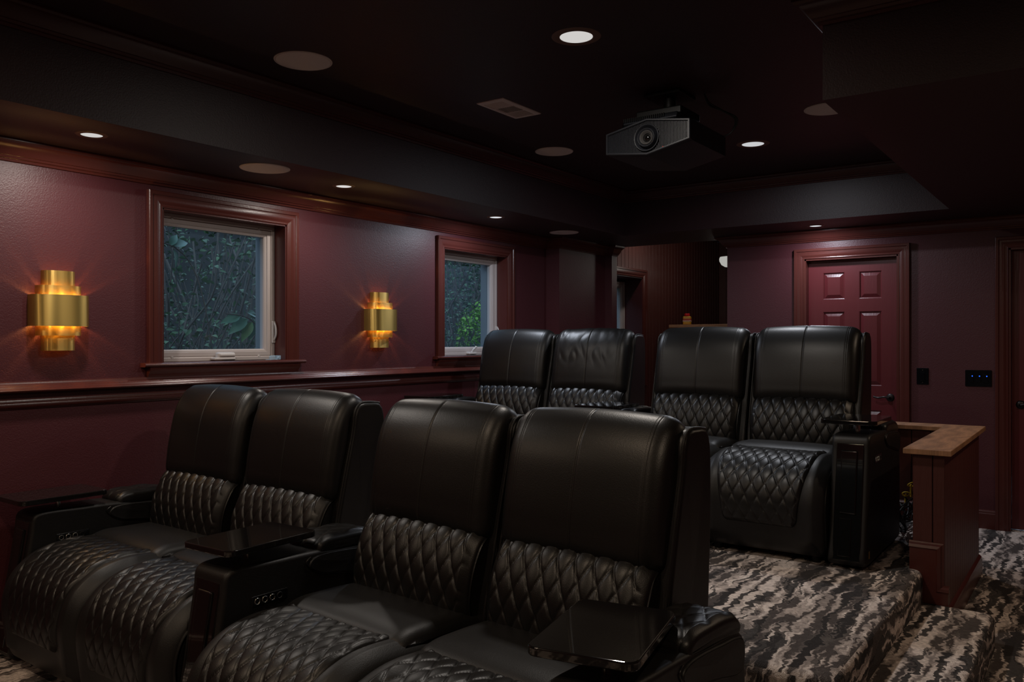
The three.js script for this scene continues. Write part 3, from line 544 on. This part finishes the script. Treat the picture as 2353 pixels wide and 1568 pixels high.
{ // supply register
  const g = thing('ceiling_vent', 'rectangular white supply register with three slat sections', 'vent', [-2.64, CEIL, -3.667]);
  const w = 0.175, l = 0.36;
  mesh('frame', sweep([[-w / 2, -l / 2], [-w / 2, l / 2], [w / 2, l / 2], [w / 2, -l / 2]], [[0.0, 0], [0, -0.004], [-0.004, -0.007], [-0.028, -0.009], [-0.03, 0]], V(0, 0, 0), X, Z, Y, true, 0.3), MAT.ventWhite, g);
  mesh('duct', bx(-w / 2 + 0.03, w / 2 - 0.03, -0.001, 0.002, -l / 2 + 0.03, l / 2 - 0.03), MAT.dark, g);
  for (const z of [-0.052, 0.052]) mesh('divider', rbx(-w / 2 + 0.028, w / 2 - 0.028, -0.009, 0, z - 0.004, z + 0.004, 0.001, 1), MAT.ventWhite, g);
  for (let s = 0; s < 3; s++) { const z0 = -0.148 + s * 0.100 + (s > 0 ? 0.004 : 0); for (let k = 0; k < 8; k++) { const gz = s === 1 ? null : 1; const b = s === 1 ? new THREE.BoxGeometry(0.0022, 0.010, 0.094) : new THREE.BoxGeometry(0.112, 0.010, 0.0022);
    if (s === 1) { b.rotateZ(0.6); b.translate(-0.049 + k * 0.014, -0.005, 0); } else { b.rotateX(s ? 0.6 : -0.6); b.translate(0, -0.005, (s ? 0.062 : -0.145) + k * 0.0118); } mesh('slat', b, MAT.ventWhite, g); } }
}
{ // projector
  const cx = -1.848, zf = -3.74, g = thing('projector', 'dark grey ceiling projector with ribbed front and round lens', 'projector', [cx, EYE + 1.012, zf]);
  const hx = 0.23;
  const out = [[-hx, -0.058], [0, -0.086], [hx, -0.036], [hx, 0.062], [0, 0.096], [-hx, 0.048]];
  const shp = (k) => new THREE.Shape(out.map(([x, y]) => new THREE.Vector2(x * k, y * k)));
  const body = new THREE.ExtrudeGeometry(shp(0.975), { depth: 0.43, bevelEnabled: true, bevelSize: 0.004, bevelThickness: 0.004, bevelSegments: 2 }); body.translate(0, 0, -0.458); mesh('body', join([body]), MAT.projector, g);
  mesh('front_frame', sweep([...out].reverse(), [[0, -0.03], [0, 0.006], [-0.003, 0.010], [-0.009, 0.010], [-0.012, 0.004], [-0.012, -0.03]].map(([o, n]) => [-o * -1, n]), V(0, 0, 0), X, Y, Z, true, 0.4), MAT.projector, g);
  const yTop = x => 0.096 - (x < 0 ? 0.048 : 0.034) * Math.abs(x) / hx - 0.011, yBot = x => -0.086 + (x < 0 ? 0.028 : 0.050) * Math.abs(x) / hx + 0.011;
  const back = new THREE.ShapeGeometry(shp(0.95)); back.translate(0, 0, -0.0195); mesh('front_backing', back, MAT.dark, g);
  for (let k = 0; k < 57; k++) { const x = -0.214 + k * 0.428 / 56; const c = 0.066 * 0.066 - x * x, q = c > 0 ? Math.sqrt(c) : 0;
    mesh('rib', q ? join([bx(x - 0.0019, x + 0.0019, q, yTop(x), -0.018, 0.001), bx(x - 0.0019, x + 0.0019, yBot(x), -q, -0.018, 0.001)]) : bx(x - 0.0019, x + 0.0019, yBot(x), yTop(x), -0.018, 0.001), MAT.projector, g); }
  mesh('top_cover', loaf([[-0.02, 0.07], [-0.03, 0.118], [-0.42, 0.118], [-0.44, 0.07]], 0.30, 0.006, 2, null), MAT.projector, g);
  for (let k = 0; k < 20; k++) { const x = -0.14 + k * 0.0115; mesh('vent_rib', bx(x - 0.002, x + 0.002, 0.10, 0.1185, -0.035, -0.018), MAT.dark, g); }
  const L = new THREE.Group(); L.name = 'lens'; L.position.z = 0.014; g.add(L);
  const lath = (pts, mat, nm) => { const q = new THREE.LatheGeometry(pts.map(p => new THREE.Vector2(...p)), 56); q.rotateX(Math.PI / 2); mesh(nm, q, mat, L); };
  lath([[0.067, -0.032], [0.068, -0.004], [0.065, 0.0], [0.061, -0.006], [0.052, -0.024]], MAT.projector, 'lens_bezel');
  lath([[0.052, -0.026], [0.048, -0.004], [0.046, 0.004], [0.043, 0.005], [0.034, -0.008]], MAT.projector, 'lens_barrel'); lath([[0.040, -0.030], [0.036, 0.000], [0.032, 0.001], [0.021, -0.012]], MAT.lensRing, 'lens_ring');
  const ball = new THREE.SphereGeometry(0.03, 32, 16, 0, 7, 0, 0.9); ball.rotateX(Math.PI / 2); ball.translate(0, 0, -0.036); mesh('front_element', ball, MAT.gloss, L);
  const led = new THREE.SphereGeometry(0.0055, 12, 8); led.translate(0.088, -0.060, 0.004); mesh('indicator_light', led, std(0x000000, 0.5, { emissive: lin(1.0, 0.03, 0.01), emissiveIntensity: 1.4 }), g);
  const m = thing('projector_mount', 'black ceiling mount holding the projector', 'mount', [cx + 0.02, CEIL, zf - 0.22]);
  mesh('ceiling_plate', rbx(-0.10, 0.10, -0.02, 0, -0.10, 0.10, 0.004), MAT.black, m); mesh('pole', cyl(0.032, 0.032, 0.10, 24).translate(0, -0.06, 0), MAT.black, m);
  mesh('bracket', rbx(-0.13, 0.12, -0.135, -0.095, -0.11, 0.13, 0.008), MAT.black, m);
  for (const [x, z] of [[-0.1, -0.09], [0.1, -0.09], [-0.1, 0.1], [0.1, 0.1]]) mesh('arm', cyl(0.008, 0.008, 0.03, 10).translate(x, -0.128, z), MAT.black, m);
  const c = thing('projector_cable', 'black cable looping from the mount to the projector back', 'cable', [cx, CEIL, zf]);
  for (const o of [0, 0.012]) mesh('cable', tube([[0.175, -0.001, -0.30], [0.19, -0.04 - o, -0.33], [0.23, -0.07, -0.40 - o], [0.275 + o, -0.11, -0.47], [0.24, -0.17, -0.50], [0.16, -0.20, -0.4635]], 0.0045, 40, 8), MAT.black, c);
}
// ------------------------------------------------------------------ wall sconces
function band(rx, rz, y0, y1, t = 0.0022) {       // half-round strap, open above and below, wings back to the wall
  const n = 40, o = [], i = [];
  for (let k = 0; k <= n; k++) { const f = Math.PI * k / n, ex = 0.62; const c = Math.cos(f), s = Math.sin(f); o.push([rx * Math.pow(s, ex), rz * Math.sign(c) * Math.pow(Math.abs(c), 0.75)]); }
  for (const [a, b] of o) { const q = 1 - t / rx, q2 = 1 - t / rz; i.push([a * q, b * q2]); }
  const s = new THREE.Shape([...o, ...i.reverse()].map(([a, b]) => new THREE.Vector2(a, b)));
  const g = new THREE.ExtrudeGeometry(s, { depth: y1 - y0, bevelEnabled: false }); g.rotateX(-Math.PI / 2); g.translate(0, y0, 0); return toCreasedNormals(g, 0.4);
}
function sconce(label, z) {
  const g = thing('wall_sconce', label, 'sconce', [XL, EYE + 0.142, z], 0, 'tiered brass wall sconces');
  mesh('center_band', band(0.100, 0.131, -0.073, 0.073), MAT.brass, g);
  mesh('upper_middle_band', band(0.078, 0.098, 0.066, 0.117), MAT.brass, g);
  mesh('lower_middle_band', band(0.078, 0.098, -0.117, -0.066), MAT.brass, g);
  mesh('upper_inner_band', band(0.057, 0.073, 0.110, 0.187), MAT.brass, g);
  mesh('lower_inner_band', band(0.057, 0.073, -0.187, -0.110), MAT.brass, g);
  mesh('back_plate', rbx(0, 0.006, -0.15, 0.15, -0.03, 0.03, 0.002), MAT.brass, g);
  mesh('lamp_socket', cyl(0.012, 0.014, 0.05, 16).translate(0.035, -0.05, 0), MAT.brass, g);
  for (const s of [-1, 1]) mesh('bracket', rbx(0.004, 0.010, -0.07, 0.07, s * 0.128 - 0.003, s * 0.128 + 0.003, 0.001, 1), MAT.brass, g);
  for (const y of [-0.03, 0.03]) { const q = new THREE.SphereGeometry(0.0035, 10, 8); q.scale(1, 1, 0.5); q.translate(0.03, y, 0.128); mesh('screw', q, MAT.chrome, g); }
  const bulb = new THREE.SphereGeometry(0.016, 20, 14); bulb.scale(1, 1.5, 1); bulb.translate(0.04, 0, 0);
  mesh('bulb', bulb, std(0x000000, 1, { emissive: lin(1, 0.6, 0.22), emissiveIntensity: 1.2 }), g);
  const l = new THREE.PointLight(lin(1, 0.58, 0.2), 0.26, 0, 2); l.position.set(0.04, 0, 0); l.castShadow = true; l.shadow.radius = 0.5; g.add(l);
  for (const q of [-1, 1]) for (const k of [-1, 0, 1]) {       // small warm leds along the rims of the wide band
    const p = [k ? 0.076 : 0.088, q * 0.050, k * 0.066], e = new THREE.SphereGeometry(0.003, 8, 6); e.translate(...p);
    mesh('led_bead', e, std(0x000000, 1, { emissive: lin(1, 0.6, 0.22), emissiveIntensity: 1.2 }), g);
    const d = new THREE.PointLight(lin(1, 0.56, 0.16), 0.016, 0, 2); d.position.set(...p); d.castShadow = true; d.shadow.radius = 0.15; g.add(d);
  }
}
sconce('larger near brass sconce left of the near window', -1.925);
sconce('smaller far brass sconce between the two windows', -4.05);
{ // lamp in the room behind the opening
  const g = thing('pendant_lamp', 'white bowl lamp half hidden behind the rear wall edge', 'lamp', [-3.245, EYE + 0.845, -8.5]);
  mesh('light_bowl', new THREE.LatheGeometry([[0, -0.062], [0.04, -0.055], [0.075, -0.034], [0.096, 0.005], [0.098, 0.03], [0.09, 0.05], [0.06, 0.054], [0, 0.054]].map(p => new THREE.Vector2(...p)), 40), std(0x000000, 1, { emissive: lin(0.42, 0.41, 0.38), emissiveIntensity: 1 }), g);
  mesh('stem', cyl(0.006, 0.006, 0.36, 10).translate(0, 0.23, 0), MAT.chrome, g);
  mesh('finial', new THREE.SphereGeometry(0.01, 12, 8).translate(0, 0.07, 0), MAT.chrome, g);
  const l = new THREE.PointLight(lin(1, 0.93, 0.84), 0.25, 0, 2); l.position.set(0, 0, 0); l.castShadow = true; l.shadow.radius = 4; g.add(l);
}
// ------------------------------------------------------------------ window-sill clip
{
  const g = thing('window_clip', 'small pale blue plastic bracket lying on the near window sill', 'clip', [XL - 0.035, WY[0], -3.20], 0.3);
  const m = phy(lin(0.38, 0.50, 0.60), 0.3);
  mesh('bracket', join([rbx(-0.02, 0.02, 0, 0.004, -0.06, 0.045, 0.0015, 1), rbx(-0.02, -0.016, 0, 0.026, -0.06, 0.0, 0.0015, 1), rbx(-0.02, 0.02, 0, 0.026, -0.06, -0.056, 0.0015, 1), rbx(-0.005, 0.02, 0, 0.024, 0.0, 0.004, 0.0015, 1), rbx(0.016, 0.02, 0, 0.022, 0.0, 0.06, 0.0015, 1)]), m, g);
  mesh('peg', cyl(0.006, 0.006, 0.008, 12).rotateZ(Math.PI / 2).translate(0.022, 0.013, -0.03), m, g);
}
// ------------------------------------------------------------------ garden outside the windows
tag(mesh('garden_ground', join([bx(-14, XL - WT, 0.3, 0.9, -16, 6)]), MAT.soil), 'dark soil outside the windows', 'ground', null, 'structure');
{
  const g = new THREE.PlaneGeometry(22, 5, 40, 12); g.rotateY(Math.PI / 2); const p = g.attributes.position;
  for (let i = 0; i < p.count; i++) { const y = p.getY(i) + 2.5; p.setXYZ(i, -6.9 - y * 0.55 + 0.3 * (n1(i * 0.37, y, 250, 250) - 0.5), 0.8 + y, p.getZ(i) - 5); }
  g.computeVertexNormals(); tag(mesh('earth_bank', g, MAT.soil), 'dark overgrown earth bank behind the shrubs', 'bank', null, 'structure');
}
function leafGeo(l, w, bend) {
  const pos = [], idx = [], N = 5;
  for (let i = 0; i <= N; i++) { const t = i / N, hw = w * Math.sin(Math.PI * Math.pow(t, 0.8)) * 0.5 + (i === 0 ? w * 0.03 : 0), y = -bend * t * t * l; pos.push(-hw, y + hw * 0.3, t * l, 0, y, t * l, hw, y + hw * 0.3, t * l); }
  for (let i = 0; i < N; i++) { const a = i * 3; idx.push(a, a + 3, a + 4, a, a + 4, a + 1, a + 1, a + 4, a + 5, a + 1, a + 5, a + 2); }
  const g = new THREE.BufferGeometry(); g.setAttribute('position', new THREE.Float32BufferAttribute(pos, 3)); g.setIndex(idx); g.computeVertexNormals(); return g;
}
const smallLeaf = leafGeo(0.05, 0.026, 0.3), bigLeaf = leafGeo(0.13, 0.062, 0.35);
function shrub(label, cx, cz, rx, ry, rz, n, hue, size) {
  const g = thing('garden_shrub', label, 'shrub', [cx, 0.88, cz], 0, 'shrubs outside the windows');
  const br = [];
  for (let k = 0; k < 26; k++) { const a = rr(0, 6.28), q = rr(0.2, 1); const ex = Math.cos(a) * rx * q, ez = Math.sin(a) * rz * q, ey = ry * rr(0.8, 1.9); br.push(tube([[ex * 0.2, 0, ez * 0.2], [ex * 0.5 + rr(-0.1, 0.1), ey * 0.4, ez * 0.5 + rr(-0.1, 0.1)], [ex * 0.8 + rr(-0.15, 0.15), ey * 0.75, ez * 0.85], [ex, ey, ez]], rr(0.003, 0.009), 14, 5)); }
  mesh('branches', join(br), MAT.bark, g);
  const im = new THREE.InstancedMesh(smallLeaf, leafMat, n); im.name = 'foliage'; im.userData.kind = 'stuff'; im.castShadow = im.receiveShadow = true;
  const m = new THREE.Matrix4(), q = new THREE.Quaternion(), e = new THREE.Euler(), c = new THREE.Color();
  for (let i = 0; i < n; i++) {
    let x, y, z; do { x = rr(-1, 1); y = rr(-1, 1); z = rr(-1, 1); } while (x * x + y * y + z * z > 1);
    const k = Math.pow(Math.hypot(x, y, z), -0.45); e.set(rr(-1.3, 0.9), rr(0, 6.28), rr(-0.8, 0.8)); q.setFromEuler(e);
    m.compose(V(x * rx * k, ry * (1 + y * k * 0.95), z * rz * k), q, V(1, 1, 1).multiplyScalar(size * rr(0.6, 1.3))); im.setMatrixAt(i, m);
    const f = rr(0.5, 1.4); im.setColorAt(i, c.setRGB(hue[0] * f, hue[1] * f, hue[2] * f));
  }
  g.add(im); return g;
}
shrub('sparse dark shrub seen through the near window', -5.35, -3.35, 0.75, 1.05, 0.9, 1700, [0.055, 0.140, 0.040], 0.95);
shrub('denser shrub behind the near window', -6.1, -4.4, 0.8, 1.2, 1.0, 2600, [0.035, 0.090, 0.035], 1.0);
shrub('dense small-leaved shrub seen through the far window', -5.7, -6.8, 0.75, 1.25, 0.95, 4600, [0.06, 0.15, 0.06], 0.8);
shrub('bright green shrub at the right of the far window', -5.02, -6.52, 0.26, 0.46, 0.30, 1300, [0.24, 0.52, 0.04], 0.9);
shrub('bright green shrub outside the alcove window', -5.1, -9.6, 0.6, 1.0, 0.9, 2600, [0.22, 0.52, 0.06], 1.0);
shrub('tall shadowy shrub beyond the far window', -6.4, -8.4, 0.9, 1.5, 1.2, 3600, [0.03, 0.08, 0.035], 1.2);
function sprig(label, pos, turn, list) {
  const g = thing('leafy_sprig', label, 'sprig', pos, turn);
  for (const [x, y, z, rx, ry, rz, s, c] of list) { const l = mesh('leaf', bigLeaf, phy(lin(...c), 0.45, { transmission: 0.2, thickness: 0, side: THREE.DoubleSide }), g); l.position.set(x, y, z); l.rotation.set(rx, ry, rz, 'YXZ'); l.scale.setScalar(s); }
  mesh('stalk', tube([[-0.15, 0.88 - pos[1], -0.4], [-0.1, (0.88 - pos[1]) * 0.5, -0.32], [0, -0.1, -0.12], [0, 0, 0], [0, 0.02, 0.16]], 0.004, 16, 6), MAT.bark, g);
}
const LG = [0.10, 0.26, 0.17], LH = [0.12, 0.28, 0.08];
sprig('broad-leaved sprig low outside the near window', [-4.42, EYE + 0.15, -3.29], 0, [[0, 0.01, 0.05, 0.25, 0, -1.1, 1.0, LG], [0, -0.01, 0.0, 0.55, 0, -1.0, 1.15, LG], [0.01, -0.03, -0.03, 0.95, 0, -0.9, 1.05, LH], [0, -0.02, -0.06, 1.25, 0, -1.1, 1.0, LG], [0, 0, -0.05, 0.9, Math.PI, 1.0, 1.05, LG], [0, 0.02, -0.02, 0.5, Math.PI, 1.1, 0.95, LG], [0, 0.03, 0, 0.1, Math.PI, 1.0, 0.85, LG]]);
sprig('pale leaves at the top left of the near window', [-4.46, EYE + 0.56, -2.80], 0, [[0, 0, 0, -0.45, Math.PI, 1.0, 0.95, LG], [0, -0.02, 0, 1.1, Math.PI, 1.0, 0.9, LG], [0, 0, 0.02, -1.0, Math.PI, 1.1, 0.75, LG]]);

renderer.render(scene, camera);
